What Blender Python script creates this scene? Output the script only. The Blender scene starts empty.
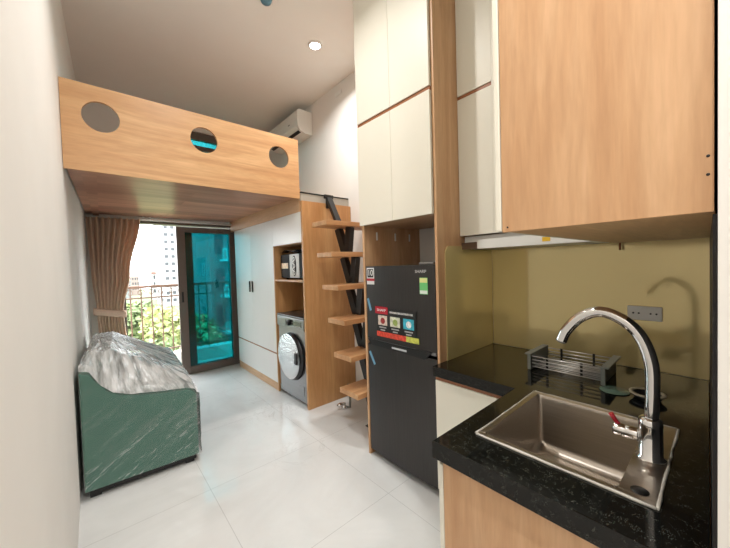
import bpy, bmesh, math, random
from mathutils import Vector, Matrix, noise
random.seed(7)
S = bpy.context.scene
COL = S.collection
PI = math.pi

# ------------------------------------------------------------------ camera
YAW, PIT, ROL, FPX, EYE = math.radians(40.924), math.radians(-1.5966), math.radians(-1.7514), 312.43, 1.40
fw = Vector((math.sin(YAW)*math.cos(PIT), math.cos(YAW)*math.cos(PIT), math.sin(PIT)))
rt = Vector((math.cos(YAW), -math.sin(YAW), 0)); up = rt.cross(fw)
r2 = math.cos(ROL)*rt + math.sin(ROL)*up; u2 = -math.sin(ROL)*rt + math.cos(ROL)*up
cd = bpy.data.cameras.new('camera'); cam = bpy.data.objects.new('camera', cd); COL.objects.link(cam)
cd.sensor_width = 36; cd.lens = FPX*36/730; cd.clip_start = 0.02; cd.clip_end = 400
m = Matrix((r2, u2, -fw)).transposed().to_4x4(); m.translation = Vector((0, 0, EYE)); cam.matrix_world = m
S.camera = cam

# ------------------------------------------------------------------ world, exposure
S.view_settings.view_transform = 'Standard'; S.view_settings.look = 'None'
S.view_settings.gamma = 1; S.view_settings.use_curve_mapping = False
S.view_settings.exposure = 0.55
SKY_STRENGTH = 8.0
LAMP_POWER = 11.5
w = bpy.data.worlds.new('overcast_sky'); S.world = w; w.use_nodes = True
bg = w.node_tree.nodes['Background']; bg.inputs[0].default_value = (0.93, 0.97, 1.0, 1); bg.inputs[1].default_value = SKY_STRENGTH

# ------------------------------------------------------------------ materials
def lin(c):
    return tuple(((x/255)/12.92 if x/255 <= .04045 else ((x/255+.055)/1.055)**2.4) for x in c) + (1,)
def newmat(name):
    mt = bpy.data.materials.new(name); mt.use_nodes = True
    nt = mt.node_tree
    return mt, nt, nt.nodes['Principled BSDF']
def setp(b, **k):
    for n, v in k.items():
        n = {'rough': 'Roughness', 'metal': 'Metallic', 'coat': 'Coat Weight', 'coatr': 'Coat Roughness', 'spec': 'Specular IOR Level', 'sheen': 'Sheen Weight', 'trans': 'Transmission Weight', 'alpha': 'Alpha'}[n]
        b.inputs[n].default_value = v
def coords(nt, scale=(1, 1, 1), rot=(0, 0, 0)):
    tc = nt.nodes.new('ShaderNodeTexCoord'); mp = nt.nodes.new('ShaderNodeMapping')
    nt.links.new(tc.outputs['Object'], mp.inputs[0]); mp.inputs['Scale'].default_value = scale; mp.inputs['Rotation'].default_value = rot
    return mp.outputs[0]
def ramp(nt, fac, stops):
    r = nt.nodes.new('ShaderNodeValToRGB'); nt.links.new(fac, r.inputs[0])
    e = r.color_ramp.elements
    e[0].position, e[0].color = stops[0]; e[1].position, e[1].color = stops[-1]
    for p, c in stops[1:-1]:
        x = e.new(p); x.color = c
    return r.outputs[0]
def noise_tex(nt, vec, scale, detail=4, rough=.55, dist=0):
    n = nt.nodes.new('ShaderNodeTexNoise'); nt.links.new(vec, n.inputs['Vector'])
    n.inputs['Scale'].default_value = scale; n.inputs['Detail'].default_value = detail
    n.inputs['Roughness'].default_value = rough; n.inputs['Distortion'].default_value = dist
    return n.outputs[0]
def bump(nt, b, h, strength=.2, dist=.01):
    n = nt.nodes.new('ShaderNodeBump'); n.inputs['Strength'].default_value = strength; n.inputs['Distance'].default_value = dist
    nt.links.new(h, n.inputs['Height']); nt.links.new(n.outputs[0], b.inputs['Normal'])
def mixc(nt, fac, a, b_, blend='MIX'):
    n = nt.nodes.new('ShaderNodeMix'); n.data_type = 'RGBA'; n.blend_type = blend
    for sock, v in ((n.inputs[0], fac), (n.inputs[6], a), (n.inputs[7], b_)):
        if hasattr(v, 'links'): nt.links.new(v, sock)
        else: sock.default_value = v
    return n.outputs[2]
def plain(name, c, rough=.5, var=.04, scale=6, **k):
    mt, nt, b = newmat(name); c = lin(c)
    f = noise_tex(nt, coords(nt), scale, 3)
    lo = tuple(x*(1-var) for x in c[:3]) + (1,); hi = tuple(min(1, x*(1+var)) for x in c[:3]) + (1,)
    nt.links.new(ramp(nt, f, [(.3, lo), (.7, hi)]), b.inputs['Base Color'])
    setp(b, rough=rough, **k); return mt
def wood(name, c1, c2, axis='z', rough=.38, freq=9, strip=0, lines=(.0006, .76), **k):
    """laminate oak: long streaks along the axis; strip > 0 adds staves of slightly different tone"""
    mt, nt, b = newmat(name)
    s = {'x': (.10, 1, 1), 'y': (1, .10, 1), 'z': (1, 1, .10)}[axis]
    v = coords(nt, s)
    f1 = noise_tex(nt, v, freq, 5, .6, .6)
    f2 = noise_tex(nt, v, freq*7, 3, .6, .2)
    c = ramp(nt, f1, [(.30, lin(c2)), (.52, lin(tuple((a+d)/2 for a, d in zip(c1, c2)))), (.68, lin(c1))])
    g = ramp(nt, f2, [(.3, (.86, .84, .82, 1)), (.7, (1, 1, 1, 1))])
    c = mixc(nt, 1.0, c, g, 'MULTIPLY')
    if strip:
        br = nt.nodes.new('ShaderNodeTexBrick')
        rot = {'x': (0, 0, 0), 'y': (0, 0, PI/2), 'z': (0, PI/2, 0)}[axis]
        nt.links.new(coords(nt, (1, 1, 1), rot), br.inputs['Vector'])
        br.inputs['Color1'].default_value = (1, 1, 1, 1); br.inputs['Color2'].default_value = (lines[1]+.06, lines[1], lines[1]-.04, 1); br.inputs['Mortar'].default_value = (.7, .62, .55, 1)
        br.inputs['Scale'].default_value = 1; br.inputs['Mortar Size'].default_value = lines[0]; br.inputs['Brick Width'].default_value = strip*9; br.inputs['Row Height'].default_value = strip
        c = mixc(nt, .8, c, br.outputs[0], 'MULTIPLY')
    nt.links.new(c, b.inputs['Base Color']); setp(b, rough=rough, **k)
    bump(nt, b, f2, .05, .002)
    return mt

OAK = wood('oak_laminate_upright', (222, 182, 142), (198, 152, 110), 'z', .42)
OAK_X = wood('oak_laminate_crosswise', (228, 186, 138), (194, 144, 98), 'x', .40)
OAK_Y = wood('oak_laminate_lengthwise', (218, 178, 138), (200, 158, 118), 'y', .42)
OAK_HONEY = wood('oak_laminate_honey', (214, 168, 116), (184, 132, 82), 'z', .42, 7)
OAK_SOFFIT = wood('oak_board_reddish_gloss', (236, 188, 162), (196, 140, 114), 'x', .33, 5, strip=.21, lines=(.012, .50))
TREAD = wood('butcher_block_wood', (220, 176, 130), (200, 152, 106), 'x', .45, 12, strip=.035)
STRIP = plain('brown_handle_profile', (150, 96, 62), .4, .08)
WHITE = plain('cream_white_laminate', (232, 228, 214), .42, .012, 2, spec=.4)
WHITE_COOL = plain('white_laminate', (232, 229, 224), .32, .012, 2)
WALL = plain('painted_plaster_wall', (235, 232, 227), .75, .02, 3)
CEIL = plain('painted_ceiling', (243, 240, 235), .85, .015, 2)
BLACKP = plain('black_plastic', (18, 18, 19), .35)
BLACKM = plain('black_powder_coated_steel', (22, 22, 23), .42)
RUBBER = plain('black_rubber', (24, 24, 24), .7)
CHROME = plain('polished_chrome', (222, 222, 222), .07, .01, 3, metal=1)
WHITEP = plain('white_plastic', (236, 236, 232), .3, .01)
GREYP = plain('grey_plastic', (120, 124, 118), .45)
RED = plain('red_plastic', (176, 24, 44), .3)
DKBROWN = plain('dark_bronze_aluminium', (104, 92, 84), .45, .05)
TEALP = plain('muted_blue_plastic', (96, 140, 160), .4)
def mk_steel(name, c, axis, rough):
    mt, nt, b = newmat(name)
    s = {'x': (.03, 1, 1), 'y': (1, .03, 1), 'z': (1, 1, .03)}[axis]
    f = noise_tex(nt, coords(nt, s), 160, 3)
    c = lin(c)
    nt.links.new(ramp(nt, f, [(.3, tuple(x*.85 for x in c[:3])+(1,)), (.7, c)]), b.inputs['Base Color'])
    setp(b, metal=1, rough=rough); bump(nt, b, f, .04, .001); return mt
STEEL = mk_steel('brushed_steel_sink', (196, 188, 178), 'y', .28)
SILVER = mk_steel('silver_grey_metal', (176, 176, 174), 'y', .35)
FRIDGE = mk_steel('dark_grey_brushed_metal', (80, 78, 77), 'z', .42)
def mk_floor():
    mt, nt, b = newmat('polished_marble_look_tile')
    v = coords(nt)
    n1 = noise_tex(nt, v, 1.3, 6, .6, 1.6)
    base = ramp(nt, n1, [(.3, lin((208, 209, 208))), (.7, lin((222, 223, 222)))])
    n2 = noise_tex(nt, coords(nt, (1, 1, 1), (0, 0, .7)), 2.1, 7, .62, 2.2)
    vein = ramp(nt, n2, [(.485, (0, 0, 0, 1)), (.5, (1, 1, 1, 1)), (.515, (0, 0, 0, 1))])
    n3 = noise_tex(nt, v, 1.1, 2)
    vm = ramp(nt, n3, [(.52, (0, 0, 0, 1)), (.68, (.5, .5, .5, 1))])
    vf = mixc(nt, 1, vein, vm, 'MULTIPLY')
    c = mixc(nt, vf, base, lin((168, 164, 158)))
    br = nt.nodes.new('ShaderNodeTexBrick'); br.offset = 0
    mp = coords(nt); nt.links.new(mp, br.inputs['Vector'])
    mp.node.inputs['Location'].default_value = (-.506+1.6, -2.15+3.2, 0)
    br.inputs['Scale'].default_value = 1; br.inputs['Brick Width'].default_value = .8; br.inputs['Row Height'].default_value = .8
    br.inputs['Mortar Size'].default_value = .0018; br.inputs['Mortar Smooth'].default_value = .2
    for i, q in (('Color1', 1), ('Color2', 1), ('Mortar', .72)): br.inputs[i].default_value = (q, q, q, 1)
    c = mixc(nt, 1, c, br.outputs[0], 'MULTIPLY')
    nt.links.new(c, b.inputs['Base Color']); setp(b, rough=.09, spec=.55)
    return mt
FLOOR = mk_floor()
def mk_granite():
    mt, nt, b = newmat('polished_black_granite')
    v = coords(nt)
    vo = nt.nodes.new('ShaderNodeTexVoronoi'); nt.links.new(v, vo.inputs['Vector']); vo.inputs['Scale'].default_value = 300
    fl = ramp(nt, vo.outputs['Distance'], [(.14, (1, 1, 1, 1)), (.36, (0, 0, 0, 1))])
    msk = ramp(nt, noise_tex(nt, v, 60, 3), [(.5, (0, 0, 0, 1)), (.62, (.8, .8, .8, 1))])
    f = mixc(nt, 1, fl, msk, 'MULTIPLY')
    c = mixc(nt, f, lin((15, 16, 15)), lin((104, 108, 98)))
    nt.links.new(c, b.inputs['Base Color']); setp(b, rough=.07, spec=.4); return mt
GRANITE = mk_granite()
GOLD = plain('gold_back_painted_glass', (228, 210, 152), .10, .03, 2, metal=.35, coat=.3, coatr=.04)
def mk_fabric(name, c, sc=220, rough=.9, tr=0):
    mt, nt, b = newmat(name); c = lin(c)
    f = noise_tex(nt, coords(nt), sc, 2)
    nt.links.new(ramp(nt, f, [(.3, tuple(x*.8 for x in c[:3])+(1,)), (.7, c)]), b.inputs['Base Color'])
    setp(b, rough=rough, sheen=.2); bump(nt, b, f, .15, .002)
    return mt
SOFA = mk_fabric('teal_green_upholstery', (72, 122, 106))
def mk_curtain(name, c):
    mt = mk_fabric(name, c, 260); nt = mt.node_tree; b = nt.nodes['Principled BSDF']
    t = nt.nodes.new('ShaderNodeBsdfTranslucent'); t.inputs[0].default_value = lin(c)
    mx = nt.nodes.new('ShaderNodeMixShader'); mx.inputs[0].default_value = .15
    nt.links.new(b.outputs[0], mx.inputs[1]); nt.links.new(t.outputs[0], mx.inputs[2]); nt.links.new(mx.outputs[0], nt.nodes['Material Output'].inputs[0]); return mt
CURT = mk_curtain('beige_brown_curtain_cloth', (250, 220, 194))
def mk_glass(name, tint, gloss=.08, rough=.02):
    mt = bpy.data.materials.new(name); mt.use_nodes = True; nt = mt.node_tree
    nt.nodes.clear(); o = nt.nodes.new('ShaderNodeOutputMaterial')
    t = nt.nodes.new('ShaderNodeBsdfTransparent'); t.inputs[0].default_value = tint
    g = nt.nodes.new('ShaderNodeBsdfGlossy'); g.inputs['Roughness'].default_value = rough; g.inputs[0].default_value = (1, 1, 1, 1)
    fr = nt.nodes.new('ShaderNodeFresnel'); fr.inputs[0].default_value = 1.45
    mx = nt.nodes.new('ShaderNodeMixShader'); nt.links.new(fr.outputs[0], mx.inputs[0]); nt.links.new(t.outputs[0], mx.inputs[1]); nt.links.new(g.outputs[0], mx.inputs[2])
    nt.links.new(mx.outputs[0], o.inputs[0]); return mt
TEAL = mk_glass('teal_tinted_glass', (.16, .62, .65, 1))
GREENGLASS = mk_glass('pale_green_clear_plastic', (.45, .62, .5, 1))
def mk_film(name, lo, hi, bscale, bstr, streak=(1, 1, 1), gloss=.12, radial=None, t0=.40, t1=.62):
    mt = bpy.data.materials.new(name); mt.use_nodes = True; nt = mt.node_tree
    nt.nodes.clear(); o = nt.nodes.new('ShaderNodeOutputMaterial')
    if radial:      # creases fan out from the high point of the sheet
        mp = coords(nt); mp.node.inputs['Location'].default_value = radial
        gr = nt.nodes.new('ShaderNodeTexGradient'); gr.gradient_type = 'RADIAL'; nt.links.new(mp, gr.inputs[0])
        ln = nt.nodes.new('ShaderNodeVectorMath'); ln.operation = 'LENGTH'; nt.links.new(mp, ln.inputs[0])
        cx = nt.nodes.new('ShaderNodeCombineXYZ')
        for sk, src, k_ in ((0, gr.outputs['Fac'], streak[0]), (1, ln.outputs['Value'], streak[1])):
            mu = nt.nodes.new('ShaderNodeMath'); mu.operation = 'MULTIPLY'; mu.inputs[1].default_value = k_; nt.links.new(src, mu.inputs[0]); nt.links.new(mu.outputs[0], cx.inputs[sk])
        v = cx.outputs[0]
    else:
        mp = coords(nt, (1, 1, 1), (0, .62, 0)); m2_ = nt.nodes.new('ShaderNodeMapping'); nt.links.new(mp, m2_.inputs[0]); m2_.inputs['Scale'].default_value = streak; v = m2_.outputs[0]
    n = noise_tex(nt, v, bscale, 5, .62, .25)
    bp = nt.nodes.new('ShaderNodeBump'); bp.inputs['Strength'].default_value = bstr; bp.inputs['Distance'].default_value = .02; nt.links.new(n, bp.inputs['Height'])
    t = nt.nodes.new('ShaderNodeBsdfTransparent'); t.inputs[0].default_value = (.98, .98, .98, 1)
    d = nt.nodes.new('ShaderNodeBsdfDiffuse'); d.inputs[0].default_value = (.92, .92, .92, 1)
    tl = nt.nodes.new('ShaderNodeBsdfTranslucent'); tl.inputs[0].default_value = (.92, .92, .92, 1)
    ad = nt.nodes.new('ShaderNodeMixShader'); ad.inputs[0].default_value = .4; nt.links.new(d.outputs[0], ad.inputs[1]); nt.links.new(tl.outputs[0], ad.inputs[2])
    m1 = nt.nodes.new('ShaderNodeMixShader')
    k = ramp(nt, n, [(t0, (lo, lo, lo, 1)), (t1, (hi, hi, hi, 1))])
    nt.links.new(k, m1.inputs[0]); nt.links.new(t.outputs[0], m1.inputs[1]); nt.links.new(ad.outputs[0], m1.inputs[2])
    g = nt.nodes.new('ShaderNodeBsdfGlossy'); g.inputs['Roughness'].default_value = gloss; nt.links.new(bp.outputs[0], g.inputs['Normal'])
    fr = nt.nodes.new('ShaderNodeFresnel'); fr.inputs[0].default_value = 1.5; nt.links.new(bp.outputs[0], fr.inputs['Normal'])
    m2 = nt.nodes.new('ShaderNodeMixShader'); nt.links.new(fr.outputs[0], m2.inputs[0]); nt.links.new(m1.outputs[0], m2.inputs[1]); nt.links.new(g.outputs[0], m2.inputs[2])
    nt.links.new(m2.outputs[0], o.inputs[0]); return mt
FILM_TOP = mk_film('crumpled_clear_plastic_film', .30, .97, 1, .35, (90, 4, 1), .22, (.22, -.25, -.72), .38, .58)
FILM_BAG = mk_film('crumpled_clear_plastic_bag', .2, .9, 22, .5)
FILM_SIDE = mk_film('stretched_clear_plastic_film', .04, .30, 8, .7, (.25, 1, 1.9), .13, None, .50, .80)  # whiter streaks paint highlights into the taut film
def emit(name, c, s):
    mt, nt, b = newmat(name); b.inputs['Emission Color'].default_value = c; b.inputs['Emission Strength'].default_value = s
    b.inputs['Base Color'].default_value = (.9, .9, .9, 1); return mt
LENS = emit('lit_lamp_lens', (1, .95, .86, 1), 30)
def mk_leaf(name, a, c):
    mt, nt, b = newmat(name)
    nt.links.new(ramp(nt, noise_tex(nt, coords(nt), .9, 4), [(.3, lin(a)), (.7, lin(c))]), b.inputs['Base Color']); setp(b, rough=.6); return mt
LEAF1 = mk_leaf('leaf_mid_green', (78, 92, 58), (118, 132, 86))
LEAF2 = mk_leaf('leaf_yellow_green', (112, 120, 70), (150, 156, 100))
BARK = plain('bark', (84, 70, 56), .9, .2)
def mk_facade(name, c, wc, sx, sz, mx=.3):
    mt, nt, b = newmat(name)
    nt.links.new(ramp(nt, noise_tex(nt, coords(nt), .3, 3), [(.3, lin(tuple(x*.95 for x in c))), (.7, lin(c))]), b.inputs['Base Color']); setp(b, rough=.8); return mt
FACADE = mk_facade('pale_render_facade', (150, 151, 149), None, 1, 1)
FACADE2 = mk_facade('cream_render_facade', (124, 128, 126), None, 1, 1)
FACADE3 = mk_facade('warm_grey_facade', (126, 112, 104), None, 1, 1)
PALE = mk_facade('pale_balcony_render', (214, 214, 210), None, 1, 1)
DKFAC = mk_facade('grey_render_facade', (112, 114, 114), None, 1, 1)
PANE = plain('dark_window_pane', (48, 50, 54), .5)
ROOFT = plain('terracotta_roof', (120, 84, 74), .8)
GROUND = plain('grassy_ground', (84, 98, 66), .95, .2, .2)
CONC = plain('pale_concrete', (206, 202, 194), .8, .05)
RAILM = plain('weathered_brown_iron', (112, 84, 70), .5, .08)

# ------------------------------------------------------------------ mesh helpers
class MB:
    def __init__(s): s.bm = bmesh.new()
    def box(s, x0, x1, y0, y1, z0, z1, bev=0, seg=2):
        r = bmesh.ops.create_cube(s.bm, size=1)
        vs = r['verts']
        for v in vs:
            v.co = Vector((x0+(v.co.x+.5)*(x1-x0), y0+(v.co.y+.5)*(y1-y0), z0+(v.co.z+.5)*(z1-z0)))
        if bev > 0:
            es = list({e for v in vs for e in v.link_edges})
            bmesh.ops.bevel(s.bm, geom=es, offset=bev, segments=seg, profile=.5, affect='EDGES')
        return s
    def tube(s, pts, r, n=14, caps=True):
        pts = [Vector(p) for p in pts]; rr = r if isinstance(r, (list, tuple)) else [r]*len(pts)
        rings = []; prev = None
        for i, p in enumerate(pts):
            t = (pts[min(i+1, len(pts)-1)]-pts[max(i-1, 0)]).normalized()
            if prev is None:
                a = Vector((0, 0, 1)) if abs(t.z) < .9 else Vector((1, 0, 0)); u = t.cross(a).normalized()
            else: u = (prev - t*prev.dot(t)).normalized()
            prev = u; v = t.cross(u)
            rings.append([s.bm.verts.new(p+(u*math.cos(2*PI*k/n)+v*math.sin(2*PI*k/n))*rr[i]) for k in range(n)])
        for a, b in zip(rings, rings[1:]):
            for k in range(n): s.bm.faces.new((a[k], a[(k+1) % n], b[(k+1) % n], b[k])).smooth = True
        if caps:
            s.bm.faces.new(rings[0][::-1]); s.bm.faces.new(rings[-1])
        return s
    def lathe(s, prof, c, axis=(0, 0, 1), n=32, close=True):
        """profile of (radius, height along axis) about the point c"""
        ax = Vector(axis).normalized(); a = Vector((0, 0, 1)) if abs(ax.z) < .9 else Vector((1, 0, 0))
        u = ax.cross(a).normalized(); v = ax.cross(u); c = Vector(c); rings = []
        for r, h in prof:
            if r < 1e-6: rings.append([s.bm.verts.new(c+ax*h)])
            else: rings.append([s.bm.verts.new(c+ax*h+(u*math.cos(2*PI*k/n)+v*math.sin(2*PI*k/n))*r) for k in range(n)])
        for a, b in zip(rings, rings[1:]):
            for k in range(n):
                q = [a[k % len(a)], a[(k+1) % len(a)], b[(k+1) % len(b)], b[k % len(b)]]
                q2 = []
                for x in q:
                    if x not in q2: q2.append(x)
                if len(q2) > 2: s.bm.faces.new(q2).smooth = True
        return s
    def prism(s, pts, axis, a, b):
        """polygon in the two other axes, extruded along axis from a to b"""
        def mk(p, h):
            return {'x': (h, p[0], p[1]), 'y': (p[0], h, p[1]), 'z': (p[0], p[1], h)}[axis]
        A = [s.bm.verts.new(mk(p, a)) for p in pts]; B = [s.bm.verts.new(mk(p, b)) for p in pts]
        s.bm.faces.new(A); s.bm.faces.new(B[::-1]); n = len(pts)
        for i in range(n): s.bm.faces.new((A[i], B[i], B[(i+1) % n], A[(i+1) % n]))
        return s
    def bar(s, p, q, wx, wy, ref=(1, 0, 0)):
        """rectangular bar from p to q, wx along ref"""
        p, q = Vector(p), Vector(q); t = (q-p).normalized(); u = Vector(ref); u = (u-t*u.dot(t)).normalized(); v = t.cross(u)
        A = [s.bm.verts.new(p+u*i*wx/2+v*j*wy/2) for i, j in ((-1, -1), (1, -1), (1, 1), (-1, 1))]
        B = [s.bm.verts.new(q+u*i*wx/2+v*j*wy/2) for i, j in ((-1, -1), (1, -1), (1, 1), (-1, 1))]
        s.bm.faces.new(A[::-1]); s.bm.faces.new(B)
        for i in range(4): s.bm.faces.new((A[i], A[(i+1) % 4], B[(i+1) % 4], B[i]))
        return s
def wloc(o):
    v = Vector((0, 0, 0))
    while o: v += o.location; o = o.parent
    return v
def part(name, mb, mat, parent=None, label=None):
    bm = mb.bm if isinstance(mb, MB) else mb
    bmesh.ops.recalc_face_normals(bm, faces=bm.faces)
    if parent: bmesh.ops.translate(bm, verts=bm.verts, vec=-wloc(parent))
    me = bpy.data.meshes.new(name); bm.to_mesh(me); bm.free(); me.materials.append(mat)
    o = bpy.data.objects.new(name, me); COL.objects.link(o); o.parent = parent
    if label: o['label'] = label
    return o
def thing(name, label, cat, loc, group=None):
    o = bpy.data.objects.new(name, None); COL.objects.link(o); o.location = loc; o.empty_display_size = .1
    o['label'] = label; o['category'] = cat
    if group: o['group'] = group
    return o
def single(name, mb, mat, label, cat, loc=(0, 0, 0), group=None):
    """a thing that is one mesh, its origin at loc"""
    bm = mb.bm; bmesh.ops.translate(bm, verts=bm.verts, vec=-Vector(loc))
    o = part(name, mb, mat); o.location = loc; o['label'] = label; o['category'] = cat
    if group: o['group'] = group
    return o
def struct(name, mb, mat, parent=None):
    o = part(name, mb, mat, parent)
    if parent is None: o['kind'] = 'structure'
    return o
def dup(root, loc, label=None):
    r = root.copy(); COL.objects.link(r); r.location = loc
    if label: r['label'] = label
    for ch in list(root.children):
        c = ch.copy(); COL.objects.link(c); c.parent = r
        for g in list(ch.children):
            d = g.copy(); COL.objects.link(d); d.parent = c
    return r
def text_part(name, body, size, pos, mat, parent, label=None, width=None, facing='-x'):
    cu = bpy.data.curves.new('lettering', 'FONT'); cu.body = body; cu.size = size; cu.extrude = .0004; cu.align_x = 'CENTER'; cu.align_y = 'CENTER'
    t = bpy.data.objects.new('lettering_source', cu); COL.objects.link(t)
    bpy.context.view_layer.update()
    me = bpy.data.meshes.new_from_object(t.evaluated_get(bpy.context.evaluated_depsgraph_get()))
    bpy.data.objects.remove(t); bpy.data.curves.remove(cu)
    bm = bmesh.new(); bm.from_mesh(me); bpy.data.meshes.remove(me)
    if width:
        xs = [v.co.x for v in bm.verts]; k = width/(max(xs)-min(xs))
        for v in bm.verts: v.co.x *= k
    for v in bm.verts:
        x, y, z = v.co; v.co = Vector((pos[0]-z, pos[1]-x, pos[2]+y))
    return part(name, bm, mat, parent, label)

# ------------------------------------------------------------------ room shell
XR, YB, ZC = 2.13, 4.75, 3.42
struct('floor', MB().box(-.4, XR+.15, -1.75, 4.95, -.12, 0), FLOOR)
struct('ceiling', MB().box(-.4, XR+.15, -1.75, 4.95, ZC, ZC+.15), CEIL)
struct('wall_left', MB().prism([(-.12, -1.6), (-.12, 2.66), (-.05, 4.75), (-.05, 4.95), (-.35, 4.95), (-.35, -1.6)], 'z', 0, ZC), WALL)
struct('wall_right', MB().box(XR, XR+.15,   .008, 4.95, 0, ZC), WALL)
struct('wall_near', MB().box(.80, XR+.15, -1.6, .008, 0, ZC), WALL)
struct('wall_behind', MB().box(-.35, .80, -1.75, -1.6, 0, ZC), WALL)
DX0, DX1, DZ = .25, 1.60, 2.03
WX0, WX1, WZ0, WZ1 = .75, 1.75, 2.72, 3.30
def back_wall():
    m_ = MB(); y0, y1 = YB, YB+.15
    m_.box(-.05, DX0, y0, y1, 0, ZC); m_.box(DX1, XR, y0, y1, 0, DZ)
    m_.box(DX0, XR, y0, y1, DZ, WZ0); m_.box(DX0, WX0, y0, y1, WZ0, WZ1); m_.box(WX1, XR, y0, y1, WZ0, WZ1); m_.box(DX0, XR, y0, y1, WZ1, ZC)
    return m_
struct('wall_back', back_wall(), WALL)
# high window above the loft
w2 = bpy.data.objects.new('window_1', None); COL.objects.link(w2); w2.location = (1.25, YB+.05, WZ0); w2['kind'] = 'structure'
m_ = MB()
for a in ((WX0, WX1, WZ0, WZ0+.06), (WX0, WX1, WZ1-.10, WZ1), (WX0, WX0+.06, WZ0, WZ1), (WX1-.06, WX1, WZ0, WZ1), (WX0, WX1, 3.06, 3.12)):
    m_.box(a[0], a[1], YB+.02, YB+.08, a[2], a[3])
part('window_frame', m_, DKBROWN, w2)
part('window_pane', MB().box(WX0+.06, WX1-.06, YB+.045, YB+.051, WZ0+.06, WZ1-.1), TEAL, w2)

# balcony sliding door
dr = bpy.data.objects.new('door_1', None); COL.objects.link(dr); dr.location = ((DX0+DX1)/2, YB, 0); dr['kind'] = 'structure'
m_ = MB(); m_.box(DX0, DX0+.03, YB-.03, YB+.14, 0, DZ, .003); m_.box(DX1-.018, DX1, YB-.03, YB+.14, 0, DZ, .003); m_.box(DX0, DX1, YB-.03, YB+.14, DZ-.024, DZ, .003); m_.box(DX0, DX1, YB-.02, YB+.14, 0, .016, .003)
part('door_frame', m_, DKBROWN, dr)
def sash(x0, x1, y0, sl, sr):
    z0, z1 = .018, 1.985; m_ = MB()
    m_.box(x0, x0+sl, y0, y0+.035, z0, z1, .003); m_.box(x1-sr, x1, y0, y0+.035, z0, z1, .003)
    m_.box(x0+sl, x1-sr, y0, y0+.035, z0, z0+.085, .003); m_.box(x0+sl, x1-sr, y0, y0+.035, z1-.07, z1, .003)
    f = part('door_sash', m_, DKBROWN, dr)
    part('door_pane', MB().box(x0+sl, x1-sr, y0+.015, y0+.02, z0+.08, z1-.065), TEAL, f)
    return f
f = sash(.835, 1.58, YB-.025, .10, .075)
part('door_handle', MB().box(.868, .892, YB-.034, YB-.026, .98, 1.12, .003), BLACKP, f)
sash(.87, 1.58, YB+.04, .165, .07)

# ------------------------------------------------------------------ balcony and the outside
struct('balcony_slab', MB().box(-1.2, 3.2, 4.95, 5.75, -.18, -.02), CONC)
struct('trim_balcony', MB().box(-1.2, 3.2, 5.42, 5.62, -.019, .165, .008), CONC)
rl = thing('balcony_railing', 'brown wrought iron balcony railing with scrollwork beyond the open door', 'railing', (1.0, 5.52, .166))
part('handrail', MB().box(-1.15, 3.15, 5.49, 5.55, 1.165, 1.205, .008), RAILM, rl)
part('lower_rail', MB().box(-1.15, 3.15, 5.508, 5.532, 1.015, 1.035), RAILM, rl)
part('bottom_rail', MB().box(-1.15, 3.15, 5.508, 5.532, .225, .245), RAILM, rl)
x = -1.0
while x < 3.1:
    part('baluster', MB().bar((x, 5.52, .165), (x, 5.52, 1.165), .016, .016), RAILM, rl)
    x += .125
x = -.94
while x < 3.0:
    m_ = MB(); pts = []
    for s_ in (-1, 1):
        pts = []
        for k in range(21):
            a = k/20*2.2*PI; rr = .052*(1-k/27)
            pts.append((x+s_*(.06-rr*math.cos(a))*1.0, 5.52, 1.10+rr*math.sin(a)))
        m_.tube(pts, .005, 6)
    part('scroll_ornament', m_, RAILM, rl)
    x += .25
GZ = -13
struct('ground', MB().box(-150, 260, 5.9, 330, GZ-.5, GZ), GROUND)
def crown(cx, cy, cz, rx, rz, n, seed):
    rnd = random.Random(seed); bm = bmesh.new()
    lobes = [(rnd.uniform(-.6, .6)*rx, rnd.uniform(-.6, .6)*rx, rnd.uniform(-.5, .6)*rz, rnd.uniform(.35, .6)) for _ in range(11)]
    for i in range(n):
        l = rnd.choice(lobes)
        d = Vector((rnd.gauss(0, 1), rnd.gauss(0, 1), rnd.gauss(0, 1))).normalized()*rnd.uniform(.75, 1.05)
        p = Vector((cx+l[0]+d.x*rx*l[3], cy+l[1]+d.y*rx*l[3], cz+l[2]+d.z*rz*l[3]))
        u = Vector((rnd.gauss(0, 1), rnd.gauss(0, 1), rnd.gauss(0, .6))).normalized(); v = u.cross(Vector((rnd.gauss(0, 1), rnd.gauss(0, 1), rnd.gauss(0, 1)))).normalized()
        s_ = rnd.uniform(.18, .34)
        bm.faces.new([bm.verts.new(p+u*a*s_+v*b_*s_*.6) for a, b_ in ((-1, 0), (-.2, -1), (1, 0), (-.2, 1))])
    return bm
tree_spots = [(1.2, 19.4, -3.6, 0), (4.9, 26.2, -2.3, 1), (8.3, 19, -3.8, 0), (-1.6, 25.5, -2.3, 1), (11.6, 25.2, -2.5, 0), (1.5, 31.5, -2.5, 0), (4.6, 37.5, -2.9, 1), (-1.6, 37.5, -2.7, 0), (1.4, 43.5, -3.2, 1)]
tlabels = ['nearest leafy green tree below the balcony beside the curtain', 'yellow green tree beyond the railing next to the door jamb', 'leafy green tree low behind the tinted door glass', 'yellow green tree hidden mostly by the curtain edge', 'green tree in front of the balcony apartment block', 'green tree in the third row below the hazy city', 'pale yellow green tree in the far row left of the tower', 'far green tree close to the curtain edge', 'farthest small yellow green tree below the city']
trees = []
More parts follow.
